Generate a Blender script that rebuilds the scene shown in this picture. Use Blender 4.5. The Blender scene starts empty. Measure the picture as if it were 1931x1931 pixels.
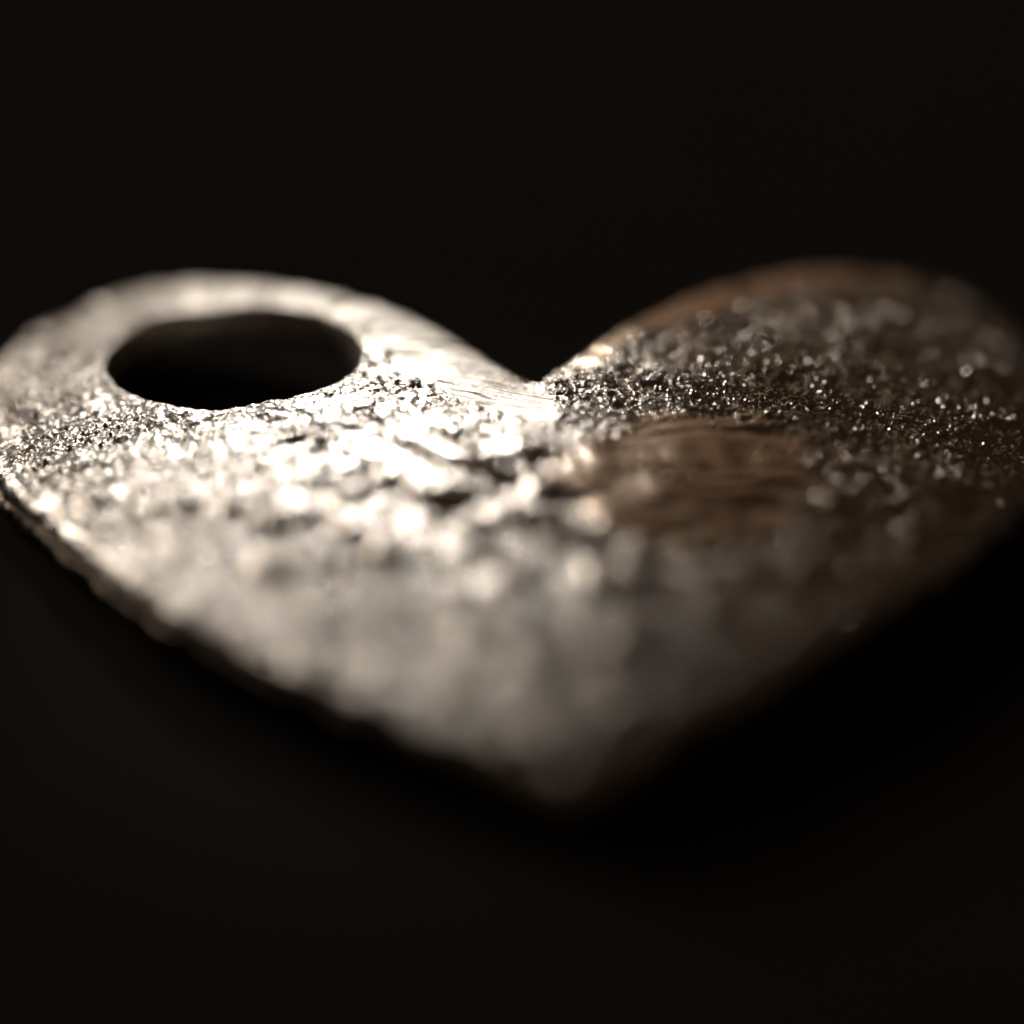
import bpy, math
import numpy as np
from mathutils import Vector

# ---------------------------------------------------------------- scene, camera, light
# 1 Blender unit = 1 cm: the charm is a little over 2 cm wide.
scene = bpy.context.scene
scene.unit_settings.system = 'METRIC'
scene.unit_settings.scale_length = 0.01
col = scene.collection

TH, D, W = math.radians(28.0), 12.0, 2.0       # camera elevation, distance, frame width at the aim point
PLANE = 0.16                                    # height of the aim point above the table
CAM = np.array([0.0, -D * math.cos(TH), D * math.sin(TH) + PLANE])

cam_data = bpy.data.cameras.new('camera')
cam_data.sensor_width = 36.0
cam_data.lens = 36.0 * D / W
cam_data.clip_start, cam_data.clip_end = 0.05, 400.0
cam = bpy.data.objects.new('camera', cam_data)
col.objects.link(cam)
cam.location = CAM
cam.rotation_euler = (math.pi / 2 - TH, 0, 0)
scene.camera = cam
cam_data.dof.use_dof = True
cam_data.dof.focus_distance = 12.35
cam_data.dof.aperture_fstop = cam_data.lens * 1e-3 / 1.34
cam_data.dof.aperture_blades = 0

world = bpy.data.worlds.new('World')
scene.world = world
world.use_nodes = True
bg = world.node_tree.nodes['Background']
bg.inputs['Color'].default_value = (1.0, 0.62, 0.38, 1)
bg.inputs['Strength'].default_value = 0.019


def lamp(name, loc, target, size, size_y, power, color, spread=180):
    l = bpy.data.lights.new(name, 'AREA')
    l.shape = 'ELLIPSE'
    l.size, l.size_y = size, size_y
    l.energy, l.color = power, color
    l.spread = math.radians(spread)
    o = bpy.data.objects.new(name, l)
    col.objects.link(o)
    o.location = loc
    o.rotation_euler = (Vector(target) - Vector(loc)).to_track_quat('-Z', 'Y').to_euler()
    return o


def spot(name, loc, target, cone, blend, radius, power, color):
    l = bpy.data.lights.new(name, 'SPOT')
    l.spot_size, l.spot_blend, l.shadow_soft_size = math.radians(cone), blend, radius
    l.energy, l.color = power, color
    o = bpy.data.objects.new(name, l)
    col.objects.link(o)
    o.location = loc
    o.rotation_euler = (Vector(target) - Vector(loc)).to_track_quat('-Z', 'Y').to_euler()
    return o


spot('desk_lamp', (-1.0, 7.2, 3.85), (-0.38, 0.36, 0.2), 13.0, 1.0, 0.20, 900.0, (1.0, 0.935, 0.845)).scale = (0.90, 0.60, 1.0)
lamp('warm_reflection_fill', (-0.3, 25.0, 9.0), (0.3, 0.2, 0.2), 10.0, 14.0, 82.0, (1.0, 0.67, 0.45))  # added warm source, gives the smooth metal its brown reflection
lamp('table_fill', (-24.0, 26.0, 12.0), (0.0, 1.0, 0.0), 10.0, 10.0, 4200.0, (1.0, 0.88, 0.76))  # added fill, lifts the dark table evenly and feeds the right-hand glints

vs = scene.view_settings
vs.view_transform = 'Standard'
vs.look = 'None'
vs.exposure = 0.0
vs.gamma = 1.0
vs.use_curve_mapping = False
scene.cycles.use_denoising = True
scene.cycles.sample_clamp_indirect = 5.0
scene.cycles.max_bounces = 4

# ---------------------------------------------------------------- numeric helpers
rng = np.random.default_rng(7)


def hash2(ix, iy, seed):
    h = (ix.astype(np.int64) * 374761393 + iy.astype(np.int64) * 668265263 + seed * 1442695041) & 0xFFFFFFFF
    h = ((h ^ (h >> 13)) * 1274126177) & 0xFFFFFFFF
    h = (h ^ (h >> 16)) & 0xFFFFFFFF
    h = ((h ^ (h >> 15)) * 2246822519) & 0xFFFFFFFF
    return ((h ^ (h >> 13)) & 0xFFFFFF) / float(0xFFFFFF)


def vnoise(x, y, seed):
    ix, iy = np.floor(x), np.floor(y)
    fx, fy = x - ix, y - iy
    ix, iy = ix.astype(np.int64), iy.astype(np.int64)
    ux, uy = fx * fx * fx * (fx * (fx * 6 - 15) + 10), fy * fy * fy * (fy * (fy * 6 - 15) + 10)

    def grad(jx, jy, gx, gy):
        a = hash2(jx, jy, seed) * 2 * math.pi
        return np.cos(a) * gx + np.sin(a) * gy
    n00, n10 = grad(ix, iy, fx, fy), grad(ix + 1, iy, fx - 1, fy)
    n01, n11 = grad(ix, iy + 1, fx, fy - 1), grad(ix + 1, iy + 1, fx - 1, fy - 1)
    return 1.5 * ((n00 * (1 - ux) + n10 * ux) * (1 - uy) + (n01 * (1 - ux) + n11 * ux) * uy)


def fbm(x, y, seed, octv=4, gain=0.5):
    s, a = 0.0, 1.0
    for o in range(octv):
        s = s + a * vnoise(x * 2 ** o + 17.3 * o, y * 2 ** o - 9.1 * o, seed + o)
        a *= gain
    return s


def worley(x, y, seed):
    """distance to the nearest and second feature point, and that cell's random value"""
    ix, iy = np.floor(x).astype(np.int64), np.floor(y).astype(np.int64)
    d1 = np.full(x.shape, 9.0); d2 = d1.copy(); r = np.zeros(x.shape)
    for dx in (-1, 0, 1):
        for dy in (-1, 0, 1):
            jx, jy = ix + dx, iy + dy
            d = np.hypot(jx + hash2(jx, jy, seed) - x, jy + hash2(jx, jy, seed + 5) - y)
            near = d < d1
            d2 = np.where(near, d1, np.minimum(d2, d))
            r = np.where(near, hash2(jx, jy, seed + 11), r)
            d1 = np.where(near, d, d1)
    return d1, d2, r


def sstep(a, b, x):
    t = np.clip((x - a) / (b - a), 0, 1)
    return t * t * (3 - 2 * t)


# ---------------------------------------------------------------- the charm's plan
THICK, ARCH, DOME = 0.062, 0.10, 0.035


def edge_z(x, y):
    return THICK + ARCH * (1.25 - x * x) - 0.065 * np.clip(0.2 - y, 0, 2) ** 2


def on_surface(px, extra=0.0):
    """reading of a photograph point (1931 px frame) as plan position on the arched sheet"""
    px = np.atleast_2d(np.array(px, float))
    u = (px[:, 0] - 965.5) / 1931 * W
    v = -(px[:, 1] - 965.5) / 1931 * W
    s, c = math.sin(TH), math.cos(TH)
    d = np.stack([u, D * c + v * s, -D * s + v * c], 1)
    z = np.full(len(px), PLANE)
    for _ in range(30):
        t = (z - CAM[2]) / d[:, 2]
        q = CAM + d * t[:, None]
        z = edge_z(q[:, 0], q[:, 1]) + extra
    return q[:, :2]


def spline(pts, n):
    pts = np.asarray(pts)
    m = len(pts)
    t = np.linspace(0, m, n, endpoint=False)
    i = np.floor(t).astype(int); f = (t - i)[:, None]
    p0, p1, p2, p3 = (pts[(i + k) % m] for k in (-1, 0, 1, 2))
    return 0.5 * (2 * p1 + (p2 - p0) * f + (2 * p0 - 5 * p1 + 4 * p2 - p3) * f ** 2 + (3 * p1 - p0 - 3 * p2 + p3) * f ** 3)


OUT = [(1012, 716), (992, 706), (955, 688), (900, 655), (820, 609), (740, 576), (650, 551), (560, 535), (470, 526), (390, 523), (310, 529),
       (240, 543), (170, 568), (110, 595), (60, 620), (15, 655), (-25, 710), (-45, 770), (-40, 830), (-10, 890), (40, 945),
       (100, 990), (170, 1048), (250, 1110), (370, 1180), (500, 1245), (620, 1300), (740, 1350), (850, 1398), (950, 1440),
       (1025, 1474), (1078, 1487), (1130, 1466), (1230, 1410), (1350, 1336), (1480, 1260), (1600, 1190), (1720, 1115),
       (1830, 1040), (1920, 965), (1985, 880), (2005, 800), (1990, 720), (1940, 640), (1870, 575), (1780, 530), (1680, 510),
       (1580, 500), (1480, 505), (1390, 522), (1300, 550), (1210, 590), (1120, 640), (1060, 680), (1030, 703)]
outline = spline(on_surface(OUT), 900)
# small nicks along the edge
tt = np.arange(900)
tang = np.roll(outline, -1, 0) - np.roll(outline, 1, 0)
tang /= np.linalg.norm(tang, axis=1)[:, None]
nrm2 = np.stack([tang[:, 1], -tang[:, 0]], 1)
nick = 0.006 * fbm(tt * 0.11, tt * 0 + 3.7, 31, 4, 0.6)
outline = outline + nrm2 * nick[:, None]

hc = on_surface([(440, 672)], 0.03)[0]
HRX = on_surface([(683, 672)], 0.03)[0][0] - hc[0]
HRY = 0.5 * (on_surface([(440, 568)], 0.03)[0][1] - on_surface([(440, 764)], 0.03)[0][1])
hc[1] = 0.5 * (on_surface([(440, 568)], 0.03)[0][1] + on_surface([(440, 764)], 0.03)[0][1])
ha = np.linspace(0, 2 * math.pi, 360, endpoint=False)
hole = np.stack([hc[0] + HRX * np.cos(ha), hc[1] + HRY * np.sin(ha)], 1)
hole[:, 1] -= 0.13 * (hole[:, 0] - hc[0])
hole += 0.0006 * np.stack([fbm(ha * 9, ha * 0, 41, 3), fbm(ha * 9, ha * 0 + 9, 42, 3)], 1)


def poly_dist(pts, poly):
    """unsigned distance to a closed polyline, nearest point, inside flag"""
    a, b = poly, np.roll(poly, -1, 0)
    n = len(pts)
    best = np.full(n, 1e9); near = np.zeros((n, 2))
    order = np.argsort(pts[:, 1], kind='stable')
    ys, xs = pts[order, 1], pts[order, 0]
    ins = np.zeros(n, bool)
    for k in range(len(a)):
        y0, y1 = a[k, 1], b[k, 1]
        if y0 == y1:
            continue
        i0, i1 = np.searchsorted(ys, [min(y0, y1), max(y0, y1)])
        ins[i0:i1] ^= xs[i0:i1] < (b[k, 0] - a[k, 0]) * (ys[i0:i1] - y0) / (y1 - y0) + a[k, 0]
    inside = np.zeros(n, bool); inside[order] = ins
    CH = 4000
    for s in range(0, n, CH):
        p = pts[s:s + CH]
        d = ((p[:, None, 0] - a[None, ::3, 0]) ** 2 + (p[:, None, 1] - a[None, ::3, 1]) ** 2)
        k0 = d.argmin(1) * 3
        bd = np.full(len(p), 1e9); bn = np.zeros((len(p), 2))
        for off in range(-4, 4):
            k = (k0 + off) % len(a)
            e = b[k] - a[k]
            t = np.clip(((p - a[k]) * e).sum(1) / np.maximum((e * e).sum(1), 1e-12), 0, 1)
            q = a[k] + e * t[:, None]
            dd = np.hypot(*(p - q).T)
            m = dd < bd
            bd[m] = dd[m]; bn[m] = q[m]
        best[s:s + CH] = bd; near[s:s + CH] = bn
    return best, near, inside


def soft_region(x, y, px, soft, seed, wob=0.03, extra=0.04):
    """1 inside a traced region of the surface, fading over `soft` cm across an uneven border"""
    poly = spline(on_surface(px, extra), 240)
    pts = np.stack([x + wob * fbm(x * 9, y * 9, seed, 4, 0.6), y + wob * fbm(x * 9, y * 9, seed + 50, 4, 0.6)], 1)
    d, _, ins = poly_dist(pts, poly)
    return sstep(-soft, soft, np.where(ins, d, -d))


POLISH = [(110, 620), (160, 565), (260, 525), (390, 498), (520, 504), (650, 528), (760, 565), (880, 625), (1000, 712), (1045, 770),
          (1035, 795), (960, 785), (850, 740), (750, 690), (690, 640), (600, 598), (440, 572), (300, 588), (210, 630), (150, 645)]
PATCH = [(1060, 875), (1145, 815), (1290, 778), (1430, 795), (1525, 850), (1530, 930), (1450, 1000), (1330, 1035), (1190, 1015), (1085, 955)]
CORE = [(520, 830), (700, 790), (900, 800), (1080, 860), (1120, 960), (1230, 1030), (1180, 1120), (960, 1130), (720, 1080), (560, 1000)]
BACKRIM = [(1075, 685), (1085, 640), (1180, 570), (1330, 500), (1500, 460), (1800, 480), (1800, 525), (1550, 545), (1400, 582), (1240, 628),
           (1130, 684), (1085, 705)]


def surface(x, y, d_edge, d_hole):
    """height of the upper face and how granular (0 polished .. 1 granular) it is"""
    pol = soft_region(x, y, POLISH, 0.02, 3, 0.02, 0.02)
    pat = soft_region(x, y, PATCH, 0.05, 5, 0.02, 0.03)
    core = soft_region(x, y, CORE, 0.08, 7, 0.06)
    rim = soft_region(x, y, BACKRIM, 0.025, 9, 0.02, 0.01)
    smooth = np.clip(np.maximum(np.maximum(pol, pat), rim), 0, 1)
    rough = 1 - smooth
    z = edge_z(x, y) + DOME * (1 - np.exp(-d_edge / 0.18))
    # rounded shoulders at the outer edge and the hole
    r = 0.03
    z = z - (r - np.sqrt(np.maximum(r * r - np.clip(r - d_edge, 0, r) ** 2, 0)))
    r = 0.012
    z = z - (r - np.sqrt(np.maximum(r * r - np.clip(r - d_hole, 0, r) ** 2, 0)))
    z0 = z
    # broad unevenness
    z = z + 0.010 * fbm(x * 2.3, y * 2.3, 12, 3) * (1 - 0.6 * pol) * (1 - 0.75 * pat)
    # torn, layered relief in the middle, running down to the right
    ax, ay = x * 0.86 - y * 0.50, x * 0.50 + y * 0.86
    led = fbm(ax * 2.0 + 0.3 * fbm(x * 8, y * 8, 77, 2), ay * 9.0 + 0.6 * fbm(x * 7, y * 7, 78, 2), 20, 3, 0.45)
    steps = 0.5 * np.tanh(5.0 * (led - 0.15)) + 0.5 * np.tanh(6.0 * (led + 0.32))
    z = z + (0.0085 * steps + 0.009 * led) * np.clip(core * 1.1 + 0.25 * (y < 0.2), 0, 1) * (1 - pat) * (1 - pol)
    # lumps over the rest of the face
    lum = fbm(x * 9, y * 9, 24, 4, 0.55)
    fr_ = sstep(0.35, -0.1, y)
    z = z + (0.0055 + 0.0060 * fr_) * lum * rough * (1 - 0.7 * core)
    z = z + (0.0014 + 0.0036 * fr_) * fbm(x * 26, y * 20, 26, 3, 0.5) * rough * (1 - 0.7 * core)
    z = z - 0.6 * (z - z0) * sstep(0.10, 0.0, d_edge)
    # granules, finer and more fused on the left half
    left = sstep(0.22, -0.12, x - 0.10 * sstep(0.3, -0.2, y))
    clump = sstep(-0.35, 0.35, fbm(x * 6.0, y * 6.0, 55, 3) + 0.12)
    g = rough * (0.35 + 0.65 * clump) * (1 - 0.75 * core) * (1 - 0.55 * left)
    d1, d2, rr = worley(x / 0.017, y / 0.017, 60)
    z = z + g * 0.0050 * rr * np.sqrt(np.maximum(1 - (d1 / 0.75) ** 2, 0))
    d1, d2, rr = worley(x / 0.0095, y / 0.0095, 65)
    z = z + g * 0.0022 * rr * np.sqrt(np.maximum(1 - (d1 / 0.8) ** 2, 0))
    z = z + g * 0.0003 * (hash2(np.round(x * 4e3).astype(np.int64), np.round(y * 4e3).astype(np.int64), 5) - 0.5)
    # wear-smoothed oval: slightly dished, with shallow ripples
    rip = fbm(x * 7.5 + 4, y * 17 + 0.7 * fbm(x * 5, y * 5, 88, 2), 90, 2, 0.4)
    z = z + pat * (0.0040 * rip - 0.003)
    # brushed scratches on the polished band
    z = z + pol * 0.0032 * fbm(np.arctan2(y - hc[1], x - hc[0]) * 18, np.hypot(x - hc[0], y - hc[1]) * 3, 98, 2)
    z = z + pol * 0.0016 * fbm(np.arctan2(y - hc[1], x - hc[0]) * 30, np.hypot(x - hc[0], y - hc[1]) * 5, 95, 3, 0.7)
    z = z + rim * 0.0012 * fbm(x * 14, y * 14, 97, 3)
    clump2 = sstep(-0.4, 0.4, fbm(x * 9.0, y * 9.0, 59, 4, 0.6))
    grain = rough * (1 - 0.80 * core) * (0.35 + 0.65 * clump2) * (1 - 0.45 * left * (1 - 0.5 * fr_))
    return z, grain, np.maximum(pat, rim), np.maximum(pol, 0.28 * left * rough * (1 - 0.9 * core) * (1 - 0.75 * fr_))


# ---------------------------------------------------------------- materials
def new_mat(name):
    m = bpy.data.materials.new(name)
    m.use_nodes = True
    return m, m.node_tree.nodes, m.node_tree.links, m.node_tree.nodes['Principled BSDF']


def math_node(N, L, op, a, b):
    n = N.new('ShaderNodeMath'); n.operation = op
    for k, v in enumerate((a, b)):
        if isinstance(v, (int, float)):
            n.inputs[k].default_value = v
        else:
            L.new(v, n.inputs[k])
    return n.outputs[0]


def vec_node(N, L, op, a, b=None, scale=None):
    n = N.new('ShaderNodeVectorMath'); n.operation = op
    for k, v in enumerate((a, b)):
        if v is None:
            continue
        if isinstance(v, tuple):
            n.inputs[k].default_value = v
        else:
            L.new(v, n.inputs[k])
    if scale is not None:
        if isinstance(scale, (int, float)):
            n.inputs['Scale'].default_value = scale
        else:
            L.new(scale, n.inputs['Scale'])
    return n.outputs[0]


def mix_col(N, L, fac, c0, c1):
    n = N.new('ShaderNodeMix'); n.data_type = 'RGBA'
    L.new(fac, n.inputs[0])
    for k, v in ((6, c0), (7, c1)):
        if isinstance(v, tuple):
            n.inputs[k].default_value = (*v, 1)
        else:
            L.new(v, n.inputs[k])
    return n.outputs[2]


def metal(name, silver, worn_sheen, r_grain, r_smooth, grain=None):
    """cast silver: tiny randomly tilted crystal facets where it is granular, smoother where wear rubbed it, with a brown reflection put into that colour"""
    m, N, L, p = new_mat(name)
    tc = N.new('ShaderNodeTexCoord')
    P = tc.outputs['Object']
    if grain is None:
        at = N.new('ShaderNodeAttribute'); at.attribute_name = 'grain'; G = at.outputs['Fac']
        aw = N.new('ShaderNodeAttribute'); aw.attribute_name = 'worn_sheen'; Wn = aw.outputs['Fac']
    else:
        v = N.new('ShaderNodeValue'); v.outputs[0].default_value = grain; G = v.outputs[0]
        v = N.new('ShaderNodeValue'); v.outputs[0].default_value = 0.0; Wn = v.outputs[0]
    n1 = N.new('ShaderNodeTexNoise'); n1.inputs['Scale'].default_value = 5.0; n1.inputs['Detail'].default_value = 6
    L.new(P, n1.inputs['Vector'])
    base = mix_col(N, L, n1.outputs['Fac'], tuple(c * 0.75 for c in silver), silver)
    base = mix_col(N, L, Wn, base, worn_sheen)  # brown reflection of the surroundings put into the colour of the smooth areas
    L.new(base, p.inputs['Base Color'])
    p.inputs['Metallic'].default_value = 1.0
    n2 = N.new('ShaderNodeTexNoise'); n2.inputs['Scale'].default_value = 45.0; n2.inputs['Detail'].default_value = 3
    L.new(P, n2.inputs['Vector'])
    r = math_node(N, L, 'ADD', math_node(N, L, 'MULTIPLY', G, r_grain - r_smooth), r_smooth)
    r = math_node(N, L, 'ADD', r, math_node(N, L, 'MULTIPLY', math_node(N, L, 'SUBTRACT', n2.outputs['Fac'], 0.5), 0.12))
    ap = N.new('ShaderNodeAttribute'); ap.attribute_name = 'polish'
    r = math_node(N, L, 'ADD', r, math_node(N, L, 'MULTIPLY', ap.outputs['Fac'], 0.17))
    L.new(r, p.inputs['Roughness'])
    geo = N.new('ShaderNodeNewGeometry')
    nv = geo.outputs['Normal']
    for sc, amt, lo in ((300.0, 0.72, 0.12), (120.0, 0.48, 0.04)):
        vo = N.new('ShaderNodeTexVoronoi'); vo.inputs['Scale'].default_value = sc
        L.new(P, vo.inputs['Vector'])
        rnd = vec_node(N, L, 'SUBTRACT', vo.outputs['Color'], (0.5, 0.5, 0.5))
        k = math_node(N, L, 'ADD', math_node(N, L, 'MULTIPLY', G, amt), lo)
        nv = vec_node(N, L, 'ADD', nv, vec_node(N, L, 'SCALE', rnd, None, k))
    L.new(vec_node(N, L, 'NORMALIZE', nv), p.inputs['Normal'])
    return m


M_FACE = metal('cast_silver', (0.80, 0.76, 0.71), (0.55, 0.45, 0.36), 0.19, 0.25)
M_GRAN = metal('silver_granule', (0.84, 0.78, 0.73), (0.8, 0.7, 0.6), 0.14, 0.20, 0.4)
M_WALL = metal('sawn_silver_shaded', (0.16, 0.125, 0.095), (0.3, 0.25, 0.2), 0.40, 0.40, 0.5)  # tarnished silver, darkened further so the side wall's shade is in its colour

M_HOLE = metal('drilled_silver', (0.80, 0.72, 0.64), (0.3, 0.25, 0.2), 0.40, 0.40, 0.3)

m_table, N, L, p = new_mat('black_felt')
tc = N.new('ShaderNodeTexCoord')
nt = N.new('ShaderNodeTexNoise'); nt.inputs['Scale'].default_value = 3.0; nt.inputs['Detail'].default_value = 6
L.new(tc.outputs['Object'], nt.inputs['Vector'])
rp = N.new('ShaderNodeMix'); rp.data_type = 'RGBA'
rp.inputs[6].default_value = (0.029, 0.0270, 0.0250, 1); rp.inputs[7].default_value = (0.033, 0.0307, 0.0287, 1)
L.new(nt.outputs['Fac'], rp.inputs[0]); L.new(rp.outputs[2], p.inputs['Base Color'])
p.inputs['Roughness'].default_value = 1.0
p.inputs['Specular IOR Level'].default_value = 0.0


def mesh_object(name, verts, faces, mats, mat_idx=None, smooth=None, parent=None):
    me = bpy.data.meshes.new(name)
    verts = np.asarray(verts, np.float32); faces = np.asarray(faces, np.int32)
    k = faces.shape[1]
    me.vertices.add(len(verts)); me.vertices.foreach_set('co', verts.ravel())
    me.loops.add(faces.size); me.loops.foreach_set('vertex_index', faces.ravel())
    me.polygons.add(len(faces))
    me.polygons.foreach_set('loop_start', np.arange(0, faces.size, k, dtype=np.int32))
    for m in mats:
        me.materials.append(m)
    if mat_idx is not None:
        me.polygons.foreach_set('material_index', np.asarray(mat_idx, np.int32))
    me.polygons.foreach_set('use_smooth', np.asarray(smooth if smooth is not None else np.ones(len(faces)), bool))
    me.update(calc_edges=True)
    o = bpy.data.objects.new(name, me)
    col.objects.link(o)
    o.parent = parent
    return o


# ---------------------------------------------------------------- setting
R = 150.0
tv = [(-R, -R, 0), (R, -R, 0), (R, R, 0), (-R, R, 0)]
table = mesh_object('tabletop', tv, [(0, 1, 2, 3)], [m_table])
table['kind'] = 'structure'

# ---------------------------------------------------------------- the heart
pendant = bpy.data.objects.new('heart_pendant', None)
pendant.empty_display_size = 0.3
col.objects.link(pendant)
pendant['label'] = 'small silver metal heart charm with frosted granular face and a hole in its left lobe'
pendant['category'] = 'pendant'


def grid_sheet(step):
    lo, hi = outline.min(0) - 2 * step, outline.max(0) + 2 * step
    nx, ny = (np.ceil((hi - lo) / step).astype(int) + 1)
    gx, gy = np.meshgrid(lo[0] + np.arange(nx) * step, lo[1] + np.arange(ny) * step)
    pts = np.stack([gx.ravel(), gy.ravel()], 1)
    d1, n1, i1 = poly_dist(pts, outline)
    d2, n2, i2 = poly_dist(pts, hole)
    sd = np.minimum(np.where(i1, d1, -d1), np.where(i2, -d2, d2))
    ok = (sd > -0.45 * step).reshape(ny, nx)
    cell = ok[:-1, :-1] & ok[1:, :-1] & ok[:-1, 1:] & ok[1:, 1:]
    jj, ii = np.nonzero(cell)
    a = jj * nx + ii
    quads = np.stack([a, a + 1, a + nx + 1, a + nx], 1)
    used = np.unique(quads)
    remap = np.full(nx * ny, -1); remap[used] = np.arange(len(used))
    quads = remap[quads]
    e = np.concatenate([quads[:, [0, 1]], quads[:, [1, 2]], quads[:, [2, 3]], quads[:, [3, 0]]])
    key = np.sort(e, 1); key = key[:, 0].astype(np.int64) * len(used) + key[:, 1]
    u, inv, cnt = np.unique(key, return_inverse=True, return_counts=True)
    bedges = e[cnt[inv] == 1]                       # directed, face on the left
    P2, D1, D2 = pts[used].copy(), d1[used].copy(), d2[used].copy()
    near_out = D1 < D2
    bv = np.unique(bedges)
    P2[bv] = np.where(near_out[bv, None], n1[used][bv], n2[used][bv])
    D1[bv] = np.where(near_out[bv], 0, D1[bv]); D2[bv] = np.where(near_out[bv], D2[bv], 0)
    return P2, quads, bedges, bv, near_out, D1, D2


STEP = 0.0023
P2, quads, bedges, bv, near_out, D1, D2 = grid_sheet(STEP)
z, rough, worn_sheen, pol = surface(P2[:, 0], P2[:, 1], D1, D2)
V = np.column_stack([P2, z])
face = mesh_object('face', V, quads, [M_FACE], None, None, pendant)
for nm, val in (('grain', rough), ('worn_sheen', worn_sheen), ('polish', pol)):
    at = face.data.attributes.new(nm, 'FLOAT', 'POINT')
    at.data.foreach_set('value', val.astype(np.float32))
face['label'] = 'frosted granular upper face with a polished band and a wear-smoothed oval with a brown reflection in its colour'


def wall(sel, name, label, mat, flare):
    """side wall hanging from the face's border: short rounded lip, then sawn side down to the underside"""
    ed = bedges[near_out[bedges[:, 0]] == sel]
    vs_ = np.unique(ed)
    idx = np.full(len(P2), -1); idx[vs_] = np.arange(len(vs_))
    n = len(vs_)
    # outward direction in plan from the directed border edges
    outw = np.zeros((len(P2), 2))
    t = P2[ed[:, 1]] - P2[ed[:, 0]]
    o_ = np.stack([t[:, 1], -t[:, 0]], 1)
    np.add.at(outw, ed[:, 0], o_); np.add.at(outw, ed[:, 1], o_)
    outw = outw[vs_]; outw /= np.maximum(np.linalg.norm(outw, axis=1), 1e-9)[:, None]
    rings = []
    x, y = P2[vs_].T
    top = z[vs_]
    bot = edge_z(x, y) - THICK
    prof = [(0.0, 0.0), (0.12, 0.55), (0.35, 0.9), (0.6, 1.0), (0.85, 0.9), (1.0, 0.6)]
    for k, (f, fl) in enumerate(prof):
        nz = fbm(x * 18 + 5 * k, y * 18 + f * 3, 140, 3) * 0.4 * flare * (1 if 0 < k else 0)
        q = P2[vs_] + outw * (flare * fl + nz)[:, None]
        rings.append(np.column_stack([q, top + (bot - top) * f]))
    vv = np.concatenate(rings)
    a, b = idx[ed[:, 0]], idx[ed[:, 1]]
    ff = np.concatenate([np.stack([b + k * n, a + k * n, a + (k + 1) * n, b + (k + 1) * n], 1) for k in range(len(prof) - 1)])
    o = mesh_object(name, vv, ff, [mat], None, None, pendant)
    o['label'] = label
    return o


wall(True, 'outer_edge', 'sawn outer edge of the heart, shade darkened into its colour', M_WALL, 0.010)
wall(False, 'hole_wall', 'dim inner wall of the hole', M_HOLE, 0.004)

# underside
Pb, qb, _, _, _, _, _ = grid_sheet(0.03)
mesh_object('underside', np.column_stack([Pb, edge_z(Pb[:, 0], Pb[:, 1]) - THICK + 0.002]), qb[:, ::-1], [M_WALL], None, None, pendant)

# ---------------------------------------------------------------- loose-looking crystalline granules fused to the face
ico = [(0, 0, 1.18)] + [(0.89 * math.cos(k * 1.2566), 0.89 * math.sin(k * 1.2566), 0.45) for k in range(5)] + \
      [(0.89 * math.cos(k * 1.2566 + 0.628), 0.89 * math.sin(k * 1.2566 + 0.628), -0.45) for k in range(5)]
ico = np.array(ico)
icf = np.array([(0, 1 + k, 1 + (k + 1) % 5) for k in range(5)] + [(1 + k, 6 + k, 1 + (k + 1) % 5) for k in range(5)] +
               [(1 + (k + 1) % 5, 6 + k, 6 + (k + 1) % 5) for k in range(5)])
cand = np.nonzero(((rough > 0.30) | ((worn_sheen > 0.5) & (P2[:, 1] < 0.45) & (rng.random(len(P2)) < 0.05))) & (D1 > 0.05) & (D2 > 0.02))[0]
x, y = P2[cand].T
dens = sstep(-0.25, 0.5, fbm(x * 5.5, y * 5.5, 155, 3) + 0.05)
dens *= 0.12 + 0.88 * sstep(0.0, 0.35, x + 0.25 * (y - 0.3)) * sstep(-0.75, 0.1, y)
pick = cand[rng.random(len(cand)) < dens * 0.055]
n = len(pick)
size = 0.0022 + 0.0045 * rng.random(n) ** 2
ang = rng.random(n) * 6.283
ca, sa = np.cos(ang), np.sin(ang)
jit = 1 + 0.45 * (rng.random((n, len(ico), 3)) - 0.5)
g = ico[None] * jit * size[:, None, None]
tilt = (rng.random((n, 2)) - 0.5) * 1.0
gx = g[:, :, 0] * ca[:, None] - g[:, :, 1] * sa[:, None] + tilt[:, :1] * g[:, :, 2]
gy = g[:, :, 0] * sa[:, None] + g[:, :, 1] * ca[:, None] + tilt[:, 1:] * g[:, :, 2]
base = V[pick]
gv = np.stack([gx + base[:, None, 0], gy + base[:, None, 1], g[:, :, 2] * 1.25 + base[:, None, 2] + 0.15 * size[:, None]], 2).reshape(-1, 3)
gf = (icf[None] + (np.arange(n) * len(ico))[:, None, None]).reshape(-1, 3)
gran = mesh_object('granules', gv, gf, [M_GRAN], None, np.zeros(len(gf)), pendant)
gran['kind'] = 'stuff'
gran['label'] = 'tiny sparkling crystalline granules fused to the face'
print('granules', n, 'face quads', len(quads))
